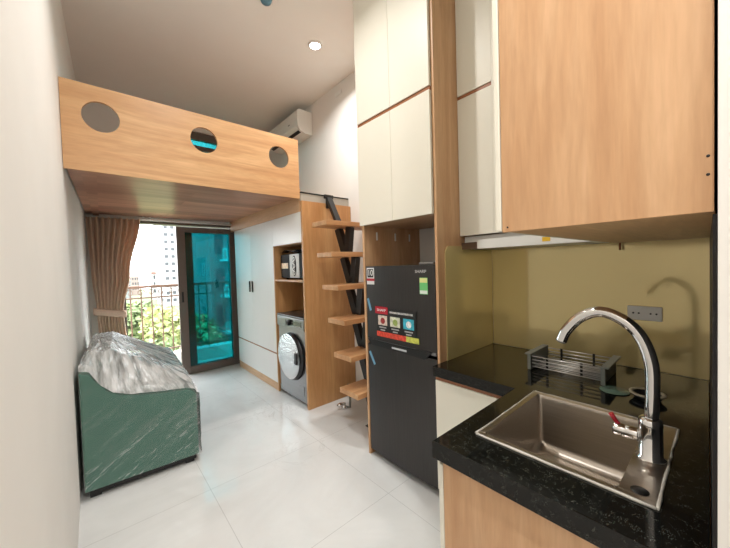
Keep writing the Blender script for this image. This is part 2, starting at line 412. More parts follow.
for i, (tx, ty, tz, k) in enumerate(tree_spots):
    if i < 2:
        t = thing('leafy_tree', tlabels[i], 'tree', (tx, ty, GZ), 'trees below the balcony')
        part('trunk', MB().tube([(tx, ty, GZ), (tx+.1, ty, GZ+4), (tx, ty+.1, tz-1)], [.3, .24, .12], 8), BARK, t)
        part('foliage', crown(tx, ty, tz-1.6, 2.7, 3.0, 3000, i), LEAF2 if k else LEAF1, t)
        trees.append((t, tz))
    else:
        src, sz = trees[k]
        t = dup(src, (tx, ty, GZ+(tz-sz)), tlabels[i])
def building(name, label, x0, x1, y0, y1, z1, wall_m, cols, rows, zb, wfrac=(.5, .55), roof=None, left_cols=0, group=None):
    b = thing(name, label, 'building', ((x0+x1)/2, (y0+y1)/2, GZ), group)
    part('building_wall', MB().box(x0, x1, y0, y1, GZ, z1), wall_m, b)
    if roof: part('roof', MB().box(x0-.4, x1+.4, y0-.4, y1+.4, z1, z1+1.2), roof, b)
    cw = (x1-x0)/max(cols, 1); rh = (z1-zb)/max(rows, 1)
    for r_ in range(rows):
        for c in range(cols):
            xa = x0+cw*(c+.5); za = zb+rh*(r_+.5)
            part('building_window', MB().box(xa-cw*wfrac[0]/2, xa+cw*wfrac[0]/2, y0-.06, y0+.02, za-rh*wfrac[1]/2, za+rh*wfrac[1]/2), PANE, b)
        for c in range(left_cols):
            dy = (y1-y0)/left_cols; ya = y0+dy*(c+.5); za = zb+rh*(r_+.5)
            part('building_window', MB().box(x0-.06, x0+.02, ya-dy*.2, ya+dy*.2, za-rh*wfrac[1]/2, za+rh*wfrac[1]/2), PANE, b)
    return b
building('apartment_tower', 'tall white apartment tower with rows of square windows outside the door', 21.6, 40, 150, 172, 48, FACADE, 8, 21, -15, (.55, .42), left_cols=2)
b = building('balcony_apartment_block', 'nearer apartment block with balconies seen through the teal glass', 8.1, 14.5, 31, 40, 19, DKFAC, 4, 8, -7.9, (.45, .6))
for r_ in range(8):
    zf = -7.9+26.9/8*r_
    part('building_balcony', MB().box(8.9, 14.0, 29.8, 31, zf, zf+.18), PALE, b)
    m_ = MB(); m_.box(8.9, 14.0, 29.8, 29.86, zf+1.05, zf+1.15)
    for k in range(18): m_.box(8.9+k*.3, 8.98+k*.3, 29.8, 29.86, zf+.18, zf+1.05)
    part('building_balustrade', m_, PALE, b)
rnd = random.Random(3)
blab = ['white low block', 'cream low block', 'grey warm block', 'red roofed block', 'pale wide block', 'small cream block', 'tall thin pale block', 'long low grey block', 'bright stepped block', 'tiny red roofed house']
for i in range(10):
    x0 = 4.0+i*6.2+rnd.uniform(-.4, .4); y0 = 190+(i%3)*25; wd = rnd.uniform(4, 5.5)
    building('distant_building', blab[i]+' in the hazy city beyond the trees', x0, x0+wd, y0, y0+8, rnd.uniform(-3, 4), (FACADE, FACADE2, FACADE3)[i % 3], 4, 3, -10, (.5, .5), ROOFT if i % 3 == 0 else None, group='distant city buildings')

# ------------------------------------------------------------------ loft platform
LY = 2.69
lf = thing('loft_platform', 'oak sleeping loft with a guard panel pierced by three round holes', 'loft', (.7, 3.7, 2.06))
def holed_panel(x0, x1, z0, z1, holes, y0, y1):
    bm = bmesh.new(); N = 32
    xs = [x0]+[(holes[i][0]+holes[i+1][0])/2 for i in range(len(holes)-1)]+[x1]
    def addq(pts):
        A = [bm.verts.new((p[0], y0, p[1])) for p in pts]; B = [bm.verts.new((p[0], y1, p[1])) for p in pts]
        bm.faces.new(A); bm.faces.new(B[::-1]); return A, B
    for i, (hx, hz, r) in enumerate(holes):
        xa, xb = xs[i], xs[i+1]
        # angular fan: circle point -> box border point
        cp = [(hx+r*math.cos(2*PI*k/N), hz+r*math.sin(2*PI*k/N)) for k in range(N)]
        def border(a):
            dx, dz = math.cos(a), math.sin(a); t = 1e9
            if dx > 1e-9: t = min(t, (xb-hx)/dx)
            if dx < -1e-9: t = min(t, (xa-hx)/dx)
            if dz > 1e-9: t = min(t, (z1-hz)/dz)
            if dz < -1e-9: t = min(t, (z0-hz)/dz)
            return (hx+dx*t, hz+dz*t)
        ang = [2*PI*k/N for k in range(N)]
        corners = [(xb, z1), (xa, z1), (xa, z0), (xb, z0)]
        ca = [math.atan2(c[1]-hz, c[0]-hx) % (2*PI) for c in corners]
        for k in range(N):
            a0, a1 = ang[k], ang[k]+2*PI/N
            pts = [cp[k], border(a0)]+[corners[j] for j in range(4) if a0 < ca[j] < a1]+[border(a1), cp[(k+1) % N]]
            addq(pts)
            A = [bm.verts.new((q[0], y, q[1])) for q in (cp[k], cp[(k+1) % N]) for y in (y0, y1)]
            f = bm.faces.new((A[0], A[1], A[3], A[2])); f.smooth = False
    # outer rim
    for p, q in (((x0, z0), (x1, z0)), ((x1, z0), (x1, z1)), ((x1, z1), (x0, z1)), ((x0, z1), (x0, z0))):
        bm.faces.new([bm.verts.new(c) for c in ((p[0], y0, p[1]), (q[0], y0, q[1]), (q[0], y1, q[1]), (p[0], y1, p[1]))])
    bmesh.ops.remove_doubles(bm, verts=bm.verts, dist=1e-5)
    return bm
part('guard_panel', holed_panel(-.116, 1.53, 2.062, 2.62, [(.078, 2.426, .098), (.70, 2.424, .098), (1.33, 2.42, .098)], LY, LY+.02), OAK_X, lf)
part('loft_deck', MB().prism([(-.108, LY+.021), (1.529, LY+.021), (1.529, 4.74), (-.042, 4.74)], 'z', 2.085, 2.16), OAK_SOFFIT, lf)
part('edge_board', MB().prism([(-.04, LY+.021), (.04, LY+.021), (.07, 4.735), (.02, 4.735)], 'z', 2.066, 2.0845), OAK_SOFFIT, lf)

# ------------------------------------------------------------------ wardrobe
WF = 1.53
wr = thing('wardrobe', 'built-in white wardrobe with oak side panel and open appliance niche', 'wardrobe', (1.83, 3.6, 0))
part('side_panel', MB().box(WF, 2.126, 2.66, 2.69, 0.001, 2.04, .001), OAK_HONEY, wr)
m_ = MB()
m_.box(WF+.02, 2.126, 3.312, 3.33, .09, 1.94); m_.box(WF+.02, 2.126, 4.56, 4.58, 0.001, 1.94); m_.box(2.10, 2.126, 2.692, 4.56, .002, 1.94)
m_.box(WF+.02, 2.10, 2.692, 4.56, 1.915, 1.94); m_.box(WF+.02, 2.10, 2.692, 3.312, 1.64, 1.658)
part('carcass', m_, OAK_HONEY, wr)
part('niche_side_panel', MB().box(WF, WF+.0199, 3.312, 3.332, 0.001, 1.64), OAK_HONEY, wr)
part('shelf', MB().box(WF+.004, 2.099, 2.692, 3.311, 1.252, 1.272, .001), OAK_HONEY, wr)
for y0, y1, hy in ((3.335, 3.988, 4.02-.06), (3.992, 4.575, 4.05)):
    d = part('door', MB().box(WF, WF+.018, y0, y1, .437, 1.938, .001), WHITE_COOL, wr)
    part('handle', MB().box(WF-.016, WF-.0005, hy-.008, hy+.008, 1.10, 1.24, .003), BLACKP, d)
part('flap_door', MB().box(WF, WF+.018, 2.692, 3.332, 1.645, 1.938, .001), WHITE_COOL, wr)
part('drawer_front', MB().box(WF, WF+.018, 3.335, 4.575, .095, .418, .001), WHITE_COOL, wr)
part('handle_profile', MB().box(WF+.004, WF+.0195, 3.335, 4.575, .4185, .4365), STRIP, wr)
part('plinth', MB().box(WF+.004, WF+.0195, 3.335, 4.575, .001, .094), OAK_Y, wr)
part('fascia', MB().box(WF, 1.548, 2.712, 4.74, 1.94, 2.16, .001), OAK_Y, wr)
part('top_panel', MB().box(1.549, 2.126, 2.692, 4.74, 1.96, 2.04), OAK_Y, wr)
part('rear_panel', MB().box(1.6, 2.09, 4.582, 4.60, .002, 1.94), WHITE_COOL, wr)
th = thing('loft_threshold', 'low grey stone upstand with black top edge on the wardrobe by the stairs', 'upstand', (1.83, 2.70, 2.0405))
part('stone_panel', MB().box(1.54, 2.125, 2.692, 2.712, 2.0405, 2.118), plain('grey_stone', (170, 168, 160), .4), th)
part('top_edge', MB().box(1.54, 2.125, 2.688, 2.716, 2.1182, 2.132, .002), BLACKP, th)

# washing machine
wm = thing('washing_machine', 'silver front-loading washing machine in the wardrobe niche', 'washing machine', (1.8, 3.0, 0))
wy0, wy1, wx = 2.705, 3.300, 1.545
GUN = mk_steel('graphite_silver_metal', (132, 132, 132), 'y', .32)
part('machine_body', MB().box(wx, 2.09, wy0, wy1, .03, .875, .012), GUN, wm)
part('top_lid', MB().box(wx-.01, 2.09, wy0, wy1, .8755, .896, .006), plain('dark_grey_lid', (70, 66, 64), .3), wm)
pn = part('control_panel', MB().box(wx-.014, wx-.0005, wy0+.004, wy1-.004, .765, .874, .005), GUN, wm)
part('program_knob', MB().lathe([(.0, .026), (.026, .026), (.03, .02), (.032, 0), (0, 0)], (wx-.0145, 3.00, .823), (-1, 0, 0), 24), BLACKP, pn)
part('display', MB().box(wx-.0165, wx-.0145, 2.75, 2.92, .80, .85), plain('dark_display', (50, 52, 54), .15), pn)
part('detergent_drawer', MB().box(wx-.018, wx-.0145, 3.08, 3.285, .785, .86, .002), GUN, pn)
dc = (wx-.0005, 2.985, .47)
rg = part('door_ring', MB().lathe([(.155, .03), (.17, .045), (.225, .04), (.245, .02), (.25, 0), (.15, 0), (.155, .03)], dc, (-1, 0, 0), 48), plain('dark_chrome_ring', (60, 60, 62), .2, metal=.8), wm)
part('door_glass', MB().lathe([(0, .062), (.08, .056), (.13, .042), (.154, .028)], dc, (-1, 0, 0), 40), plain('silvery_door_film', (150, 152, 156), .12, .3, 30, metal=.7), rg)
part('door_handle', MB().box(wx-.062, wx-.041, 2.80, 2.85, .42, .54, .008), BLACKP, rg)
part('film_wrap', MB().lathe([(0, .066), (.09, .060), (.14, .052), (.20, .049), (.235, .04)], (dc[0]-.002, dc[1]+.02, dc[2]), (-1, 0, 0), 40), mk_film('creased_door_film', .05, .6, 30, .8), rg, 'creased clear protective film on the round door')
part('service_flap', MB().box(wx-.004, wx-.0003, 2.76, 2.87, .10, .20, .003), GUN, wm)
for yy in (wy0+.06, wy1-.06):
    for xx in (wx+.05, 2.04): part('foot', MB().lathe([(0, 0), (.022, 0), (.018, .03), (0, .03)], (xx, yy, .0005)), RUBBER, wm)

# appliance in the niche above
mo = thing('toaster_oven', 'small black oven with pale patterned front on the niche shelf', 'oven', (1.75, 2.98, 1.272))
part('oven_body', MB().box(1.60, 1.98, 2.725, 3.265, 1.285, 1.548, .012), BLACKP, mo)
part('oven_door', MB().box(1.585, 1.5995, 2.73, 3.26, 1.29, 1.542, .004), plain('black_front', (14, 14, 15), .6, spec=.2), mo)
pp = part('pattern_panel', MB().box(1.580, 1.5848, 2.845, 3.045, 1.292, 1.540, .002), plain('pale_grey_sticker', (200, 200, 196), .45, .1, 30), mo, 'pale grey patterned panel')
OVC = 1.416
m_ = MB(); m_.lathe([(0, .004), (.038, .004), (.043, 0), (0, 0)], (1.5797, 2.945, 0), (-1, 0, 0), 28)
for v in m_.bm.verts: v.co.z = v.co.z*2.5+OVC
part('oval_window', m_, BLACKP, pp)
m_ = MB()
for k in range(5): m_.lathe([(.010, .001), (.016, .003), (.022, .001), (.010, .001)], (1.5745, 2.945+(.008 if k % 2 else -.008), OVC-.072+k*.036), (-1, 0, 0), 16)
part('oval_motif', m_, WHITEP, pp)
part('energy_sticker', MB().box(1.5815, 1.5845, 3.09, 3.24, 1.39, 1.45), plain('cream_orange_sticker', (240, 216, 186), .5, .15, 40), mo, 'cream and orange sticker')
for yy in (2.78, 3.20):
    for xx in (1.63, 1.94): part('foot', MB().lathe([(0, 0), (.014, 0), (.014, .014), (0, .014)], (xx, yy, 1.2725)), RUBBER, mo)
def crumple(x0, x1, y0, y1, zf, nx, ny, amp, fr, seed):
    bm = bmesh.new(); g = []
    for i in range(nx+1):
        row = []
        for j in range(ny+1):
            a, b_ = i/nx, j/ny
            x_, y_ = x0+(x1-x0)*a, y0+(y1-y0)*b_
            n_ = noise.noise(Vector((x_*fr, y_*fr*.6, seed)))+.6*(1-abs(noise.noise(Vector((x_*fr*2.2, y_*fr*1.1, seed+9)))))-.6
            row.append(bm.verts.new((x_, y_, zf(x_, y_)+amp*n_)))
        g.append(row)
    for i in range(nx):
        for j in range(ny): bm.faces.new((g[i][j], g[i+1][j], g[i+1][j+1], g[i][j+1])).smooth = True
    mb = MB(); mb.bm.free(); mb.bm = bm; return mb
single('plastic_bag', crumple(1.575, 1.95, 2.74, 3.26, lambda x, y: 1.585+.012*math.sin(x*30), 44, 60, .03, 12, 3), FILM_BAG, 'crumpled clear plastic bag lying on top of the small black oven', 'bag', (1.77, 2.98, 1.53))

# ------------------------------------------------------------------ tall fridge cabinet
TF = 1.495
tc_ = thing('fridge_cabinet', 'tall oak and cream cabinet built around the fridge up to the ceiling', 'cabinet', (1.8, 1.4, 0))
part('side_panel', MB().box(TF, 2.126, 1.722, 1.742, .001, 3.40, .001), OAK, tc_)
part('side_panel', MB().box(TF, 2.126, 1.082, 1.100, .001, 3.40, .001), OAK, tc_)
part('bottom_panel', MB().box(TF+.02, 2.10, 1.1005, 1.7215, 1.69, 1.708), OAK_Y, tc_)
part('top_filler', MB().box(TF+.004, TF+.02, 1.1005, 1.7215, 3.325, 3.40), OAK_Y, tc_)
for y0, y1 in ((1.1015, 1.412), (1.414, 1.745)):
    part('door', MB().box(TF-.019, TF-.001, y0, y1, 1.686, 2.388, .001), WHITE, tc_)
    part('door', MB().box(TF-.019, TF-.001, y0, y1, 2.412, 3.300, .001), WHITE, tc_)
part('handle_profile', MB().box(TF-.012, TF-.001, 1.1015, 1.745, 2.3885, 2.4115), STRIP, tc_)
part('handle_profile', MB().box(TF-.012, TF-.001, 1.1015, 1.745, 3.3005, 3.3235), STRIP, tc_)
for xx in (1.62, 1.82, 1.99): part('shelf_clip', MB().box(xx-.007, xx+.007, 1.716, 1.7215, 1.585, 1.645, .002), WHITEP, tc_, 'white shelf clip')

# fridge
fr_ = thing('refrigerator', 'dark grey two-door refrigerator with stickers inside the oak surround', 'refrigerator', (1.8, 1.41, 0))
part('cabinet_body', MB().box(1.57, 2.08, 1.112, 1.708, .045, 1.385, .01), plain('dark_grey_sheet', (52, 53, 55), .4), fr_)
fx = 1.497
def bulged(y0, y1, z0, z1):
    ps = []; n = 18
    for k in range(n+1):
        t = k/n; y = y0+(y1-y0)*t; ps.append((fx-.012*(1-(2*t-1)**2), y))
    mb = MB(); mb.prism([(1.568, y1), (1.568, y0)]+ps, 'z', z0, z1); return mb
fd = part('freezer_door', bulged(1.106, 1.714, .872, 1.392), FRIDGE, fr_)
ld = part('fridge_door', bulged(1.106, 1.714, .05, .832), FRIDGE, fr_)
part('door_gap_strip', bulged(1.112, 1.708, .852, .8705), plain('grey_gap_strip', (120, 122, 124), .4), fr_)
part('handle_recess', MB().prism([(1.135, .870), (1.70, .870), (1.665, .832), (1.185, .820)], 'x', 1.4835, 1.50), BLACKP, ld)
part('hinge_cover', MB().box(1.50, 1.60, 1.12, 1.23, 1.393, 1.408, .006), plain('grey_hinge_cover', (120, 120, 118), .4), fr_)
sf = 1.4835
text_part('logo_lettering', 'SHARP', .026, (1.4872, 1.205, 1.352), plain('silver_lettering', (214, 214, 214), .3), fd, 'silver brand lettering', .085)
es = part('energy_label', MB().box(1.4885, 1.4905, 1.155, 1.215, 1.215, 1.315), plain('pale_green_label', (110, 200, 120), .5, .05), fd, 'green energy label')
part('label_heading', MB().box(1.4878, 1.4884, 1.157, 1.213, 1.285, 1.313), plain('pale_yellow_label', (224, 226, 150), .5), es)
part('label_footer', MB().box(1.4878, 1.4884, 1.157, 1.213, 1.218, 1.238), plain('white_label_foot', (230, 240, 230), .5), es)
wl = part('warranty_sticker', MB().box(1.4905, 1.4965, 1.622, 1.700, 1.262, 1.380, .001), plain('white_sticker', (222, 222, 222), .5), fd, 'white, black and red warranty sticker')
part('sticker_field', MB().box(1.4900, 1.4904, 1.630, 1.692, 1.312, 1.372), plain('black_sticker_field', (30, 30, 32), .5), wl)
text_part('sticker_number', '10', .06, (1.4894, 1.661, 1.343), WHITEP, wl, None, .045)
part('sticker_band', MB().box(1.4897, 1.4904, 1.620, 1.702, 1.287, 1.305), RED, wl)
# feature sticker
bs = part('feature_sticker', MB().box(1.4832, 1.4838, 1.245, 1.60, .90, 1.105), plain('black_sticker', (26, 26, 27), .35), fd, 'black feature sticker with three small pictures')
rb = part('red_tab', MB().box(1.4822, 1.4830, 1.490, 1.612, 1.062, 1.112), RED, bs)
text_part('tab_lettering', 'SHARP', .024, (1.4818, 1.551, 1.087), WHITEP, rb, None, .085)
for k, c in enumerate(((206, 190, 176), (206, 208, 186), (60, 176, 200))):
    ya = 1.585-k*.117
    ph = part('picture_square', MB().box(1.4822, 1.4830, ya-.088, ya, .985, 1.052), plain('picture_print_%s' % 'abc'[k], c, .4, .3, 40), bs)
    part('picture_motif', MB().lathe([(0, .0008), (.018, .0008), (.022, 0)], (1.4820, ya-.046, 1.016), (-1, 0, 0), 16), plain('motif_print_%s' % 'abc'[k], ((150, 40, 40), (150, 170, 90), (230, 236, 232))[k], .5, .25, 60), ph)
    for q in range(2): part('caption_line', MB().box(1.4824, 1.4830, ya-.078+q*.012, ya-.010-q*.012, .966-q*.018, .974-q*.018), plain('caption_print', (170, 170, 170), .5), bs)
part('heading_line', MB().box(1.4824, 1.4830, 1.27, 1.475, 1.074, 1.086), plain('heading_print', (178, 178, 176), .5, .5, 90), bs)
part('fruit_strip', MB().box(1.4822, 1.4830, 1.33, 1.600, .905, .940), plain('red_fruit_print', (206, 70, 50), .4, .35, 50), bs)
part('leaf_strip', MB().box(1.4822, 1.4830, 1.225, 1.3295, .905, .940), plain('yellow_green_print', (196, 200, 90), .4, .3, 50), bs)
part('handle_badge', MB().box(1.4825, 1.4834, 1.33, 1.46, .838, .850), plain('silver_badge', (206, 208, 210), .3), ld)
BLUE = plain('blue_tape', (110, 160, 190), .5)
part('tape_strip', MB().bar((1.4945, 1.700, 1.16), (1.4915, 1.668, 1.075), .02, .002, (0, 1, 0)), BLUE, fd, 'light blue tape')
part('tape_strip', MB().bar((1.4945, 1.695, .775), (1.4905, 1.640, .69), .02, .002, (0, 1, 0)), BLUE, ld, 'light blue tape')
for yy in (1.15, 1.67):
    for xx in (1.60, 2.03): part('foot', MB().lathe([(0, 0), (.02, 0), (.02, .044), (0, .044)], (xx, yy, .0005)), RUBBER, fr_)

# ------------------------------------------------------------------ staircase
st = thing('staircase', 'steep open staircase of six wooden treads on a black zigzag steel spine', 'staircase', (1.8, 2.15, 0))
zt = [.39, .672, .957, 1.24, 1.522, 1.800]
yc = [1.990+.0705*k for k in range(6)]
TH = .042
for z, y in zip(zt, yc):
    part('tread', MB().box(1.51, 2.10, y-.118, y+.118, z-TH, z, .003), TREAD, st)
sx = 1.80
lo_y, lo_z = yc[0]-.02, .001
for k in range(6):
    top = zt[k]-TH-.001; y = yc[k]
    by = yc[k-1]+.055 if k else y-.03; bz = zt[k-1]+.001 if k else .001
    part('spine_strut', MB().bar((sx, by+.022, bz), (sx, y+.10, top), .05, .07), BLACKM, st)
    part('spine_strut', MB().bar((sx, by-.022, bz), (sx, y-.075, top), .05, .07), BLACKM, st)
part('floor_plate', MB().box(sx-.07, sx+.07, yc[0]-.14, yc[0]+.06, .0005, .008), BLACKM, st)
m_ = MB(); m_.bar((sx+.01, yc[5]+.105, zt[5]+.001), (sx+.03, 2.635, 2.085), .06, .035, (1, 0, 0)); m_.box(sx+.005, sx+.06, 2.640, 2.657, 1.99, 2.12); m_.box(sx-.02, sx+.085, 2.632, 2.657, 2.085, 2.125, .004)
part('top_bracket', m_, BLACKM, st)

# ------------------------------------------------------------------ kitchen: base cabinets, worktop, splashbacks
ZT = .82
ka = thing('base_cabinet', 'cream-fronted base cabinet beside the fridge under the black worktop', 'cabinet', (1.8, .85, 0))
part('carcass', MB().box(1.462, 2.12, .635, 1.08, .10, .758), OAK, ka)
part('door', MB().box(1.442, 1.460, .645, 1.079, .105, .738, .001), WHITE, ka)
part('handle_profile', MB().box(1.446, 1.4615, .635, 1.080, .739, .7635), STRIP, ka)
part('plinth', MB().box(1.48, 2.10, .64, 1.079, .001, .099), OAK, ka)
kb = thing('sink_cabinet', 'oak-sided base cabinet under the sink at the end of the worktop', 'cabinet', (1.4, .33, 0))
part('side_panel', MB().box(.828, .846, .03, .598, .001, .764, .001), OAK, kb)
part('carcass', MB().box(.8465, .90, .03, .592, .02, .763), OAK, kb)
part('rear_carcass', MB().box(1.50, 2.12, .03, .592, .02, .763), OAK, kb)
part('base_panel', MB().box(.9005, 1.4995, .03, .592, .02, .04), OAK, kb)
for x0, x1 in ((.828, 1.13), (1.133, 1.425)):
    part('door', MB().box(x0, x1, .5995, .617, .10, .745, .003), WHITE, kb)
# worktop with sink cut-out
SX0, SX1, SY0, SY1 = .952, 1.444, .104, .548
wt = MB(); z0, z1 = ZT-.055, ZT
def ny(x): return .017+(.049-.017)*(x-.812)/(2.118-.812)     # edge along the black gap strip
wxs = [.812, SX0+.01, 1.422, SX1-.01, 2.118]; wys = [0, SY0+.01, SY1-.01, .628, 1.0805]
cells = [(i, j) for i in range(4) for j in range(4) if not (j == 3 and i < 2) and not (j == 1 and i in (1, 2))]
def wv(i, j, z): return wt.bm.verts.new((wxs[i], wys[j] if j else ny(wxs[i]), z))
for i, j in cells:
    for z in (z0, z1): wt.bm.faces.new([wv(i, j, z), wv(i+1, j, z), wv(i+1, j+1, z), wv(i, j+1, z)])
    for di, dj, p, q in ((-1, 0, (0, 0), (0, 1)), (1, 0, (1, 0), (1, 1)), (0, -1, (0, 0), (1, 0)), (0, 1, (0, 1), (1, 1))):
        if (i+di, j+dj) not in cells:
            wt.bm.faces.new([wv(i+p[0], j+p[1], z0), wv(i+q[0], j+q[1], z0), wv(i+q[0], j+q[1], z1), wv(i+p[0], j+p[1], z1)])
bmesh.ops.remove_doubles(wt.bm, verts=wt.bm.verts, dist=1e-5)
bmesh.ops.recalc_face_normals(wt.bm, faces=wt.bm.faces)
be = [e for e in wt.bm.edges if len(e.link_faces) == 2 and e.calc_face_angle(0) > 1 and min(v.co.z for v in e.verts) > z1-1e-4 and (max(v.co.x for v in e.verts) < .813 or min(v.co.y for v in e.verts) > .627 and max(v.co.y for v in e.verts) < .629 and max(v.co.x for v in e.verts) < 1.43 or abs(e.verts[0].co.x-1.422)+abs(e.verts[1].co.x-1.422) < 1e-3 and min(v.co.y for v in e.verts) > .62)]
bmesh.ops.bevel(wt.bm, geom=be, offset=.0035, segments=2, profile=.5, affect='EDGES')
single('worktop', wt, GRANITE, 'L-shaped polished black granite worktop', 'worktop', (1.5, .4, z0))
def rounded_rect(x0, x1, z0, z1, r, which):
    pts = []
    for cx_, cz_, a0, k in ((x1, z1, 0, 'tr'), (x0, z1, 90, 'tl'), (x0, z0, 180, 'bl'), (x1, z0, 270, 'br')):
        if k in which:
            ox = cx_-r if 'r' in k else cx_+r; oz = cz_-r if 't' in k else cz_+r
            for q in range(9):
                a = math.radians(a0+q*90/8); pts.append((ox+r*math.cos(a), oz+r*math.sin(a)))
        else: pts.append((cx_, cz_))
    return pts
single('splashback_panel', MB().prism(rounded_rect(1.56, 2.117, ZT+.001, 1.50, .045, ('tl',)), 'y', 1.0745, 1.0805), GOLD, 'gold glass splashback panel with rounded corner against the fridge cabinet side', 'splashback', (1.84, 1.077, ZT))
single('splashback_panel', MB().box(2.1185, 2.1285, .044, 1.074, ZT+.001, 1.50, .001), GOLD, 'long gold glass splashback on the wall behind the sink and dish rack', 'splashback', (2.123, .56, ZT))
single('dark_gap_strip', MB().prism([(.835, .0092), (2.117, .0092), (2.117, .046), (.835, .0145)], 'z', ZT-.05, 1.472), plain('gap_strip_black', (16, 15, 16), .5), 'added black strip standing in for the dark gap beside the white wall end', 'upstand', (1.4, .024, ZT-.05))  # added black strip, its colour stands for the shade in the gap
sk = thing('wall_socket', 'white double wall socket on the gold splashback', 'socket', (2.118, .27, 1.11))
part('face_plate', MB().box(2.110, 2.118, .203, .337, 1.075, 1.147, .003), WHITEP, sk)
for yy in (.235, .302):
    m_ = MB()
    for q in (-.011, .011): m_.lathe([(0, .0012), (.0042, .0012), (.0042, 0), (0, 0)], (2.1098, yy+q, 1.111), (-1, 0, 0), 12)
    part('socket_holes', m_, BLACKP, sk)

# sink
sn = thing('kitchen_sink', 'rectangular stainless steel drop-in sink in the black worktop', 'sink', (1.2, .33, ZT))
bx0, bx1, by0, by1, bz = .972, 1.424, .176, .528, .60
def sink_mesh():
    mb = MB(); zt_ = ZT+.004
    mb.box(SX0, bx0, SY0, SY1, ZT+.0005, zt_, .0012); mb.box(bx1, SX1, SY0, SY1, ZT+.0005, zt_, .0012)
    mb.box(bx0, bx1, SY0, by0, ZT+.0005, zt_, .0012); mb.box(bx0, bx1, by1, SY1, ZT+.0005, zt_, .0012)
    return mb
part('rim', sink_mesh(), STEEL, sn)
def bowl_mesh():
    bm = bmesh.new(); prof = [(0, ZT+.003, .012), (.004, ZT-.01, .014), (.008, bz+.035, .02), (.016, bz+.012, .03), (.035, bz, .04)]
    rings = []
    for ins, z, r in prof:
        ring = []
        for cx_, cy_, a0 in ((bx1-ins-r, by1-ins-r, 0), (bx0+ins+r, by1-ins-r, 90), (bx0+ins+r, by0+ins+r, 180), (bx1-ins-r, by0+ins+r, 270)):
            for q in range(7):
                a = math.radians(a0+q*15); ring.append(bm.verts.new((cx_+r*math.cos(a), cy_+r*math.sin(a), z)))
        rings.append(ring)
    n = len(rings[0])
    for a, b_ in zip(rings, rings[1:]):
        for k in range(n): bm.faces.new((a[k], a[(k+1) % n], b_[(k+1) % n], b_[k])).smooth = True
    bm.faces.new(rings[-1]); return bm
part('bowl', bowl_mesh(), STEEL, sn)
part('drain', MB().lathe([(.055, .002), (.045, .004), (.03, .001), (0, .001)], (1.2, .30, bz), n=28), CHROME, sn)
part('hole_plug', MB().lathe([(0, .0035), (.014, .0035), (.0185, .0005)], (.993, .137, ZT+.0042), n=28), BLACKP, sn, 'black plug in the spare tap hole')
m_ = MB(); 
def bead(p, q): m_.tube([Vector(p).lerp(Vector(q), k/12)+Vector((random.uniform(-.0015, .0015), random.uniform(-.0015, .0015), 0)) for k in range(13)], [.003+random.uniform(0, .002) for _ in range(13)], 6)
zz = ZT+.002
bead((SX0-.001, SY0-.002, zz), (SX1+.001, SY0-.002, zz)); bead((SX0-.002, SY0, zz), (SX0-.002, SY1, zz)); bead((SX1+.002, SY0, zz), (SX1+.002, SY1, zz)); bead((SX0, SY1+.002, zz), (SX1, SY1+.002, zz))
part('sealant_bead', m_, plain('pale_sealant', (190, 186, 176), .5), sn, 'pale sealant bead round the rim')

# tap
TX = 1.18
tp = thing('kitchen_tap', 'tall chrome gooseneck kitchen tap at the right of the sink', 'tap', (TX, .139, ZT+.0042))
part('tap_body', MB().lathe([(0, 0), (.034, 0), (.034, .005), (.0275, .010), (.0265, .09), (.0275, .098), (.0265, .112), (.020, .118), (0, .118)], (TX, .139, ZT+.0045), n=36), CHROME, tp)
ctrl = [(.137, .938), (.134, 1.03), (.137, 1.10), (.158, 1.168), (.196, 1.212), (.252, 1.234), (.306, 1.211), (.346, 1.163), (.362, 1.126)]
def catmull(P, n=8):
    out = []
    for i in range(len(P)-1):
        p0, p1, p2, p3 = P[max(i-1, 0)], P[i], P[i+1], P[min(i+2, len(P)-1)]
        for k in range(n):
            t = k/n
            out.append(tuple(.5*((2*b_)+(c-a)*t+(2*a-5*b_+4*c-d)*t*t+(3*b_-a-3*c+d)*t**3) for a, b_, c, d in zip(p0, p1, p2, p3)))
    out.append(P[-1]); return out
pts = [(TX, y, z) for y, z in catmull(ctrl)]
spt = part('spout', MB().tube(pts, .0165, 24), CHROME, tp)
d_ = (Vector(pts[-1])-Vector(pts[-3])).normalized()
part('aerator', MB().tube([Vector(pts[-1])+d_*.0003, Vector(pts[-1])+d_*.004], .0145, 20), GREYP, spt)
lv = part('lever_housing', MB().lathe([(0, 0), (.017, 0), (.0185, .004), (.0185, .03), (.0175, .032), (.0185, .034), (.0185, .056), (.016, .06), (0, .06)], (TX, .163, ZT+.062), (0, 1, 0), 28), CHROME, tp)
part('lever_grip', MB().tube([(TX, .205, ZT+.070), (TX-.002, .219, ZT+.088), (TX-.004, .229, ZT+.106)], [.006, .0058, .0068], 14), RED, lv, 'red lever grip')

# dish rack
dk = thing('dish_rack', 'small extendable steel dish rack with grey end caps behind the sink', 'dish rack', (1.85, .52, ZT))
RODM = plain('bright_steel_rod', (226, 224, 220), .3, .01, 3, metal=.5)
rx0, rx1, ry0, ry1 = 1.725, 1.975, .372, .672
for yy, sgn in ((ry0, -1), (ry1, 1)):
    m_ = MB(); ya, yb = sorted((yy, yy+sgn*.012)); m_.box(rx0, rx1, ya, yb, ZT+.0008, ZT+.082, .003)
    ya, yb = sorted((yy, yy+sgn*.032)); m_.box(rx0-.002, rx1+.002, ya, yb, ZT+.078, ZT+.086, .003)
    m_.box(rx0-.002, rx0+.02, min(yy, yy+sgn*.018), max(yy, yy+sgn*.018), ZT+.0008, ZT+.080, .003)
    part('end_cap', m_, GREYP, dk)
for xx in (rx0+.012, rx1-.012):
    for k in range(4):
        zz = ZT+.018+k*.018
        part('rod', MB().tube([(xx, ry0+.001, zz), (xx, ry1-.001, zz)], .0026, 8), RODM, dk)
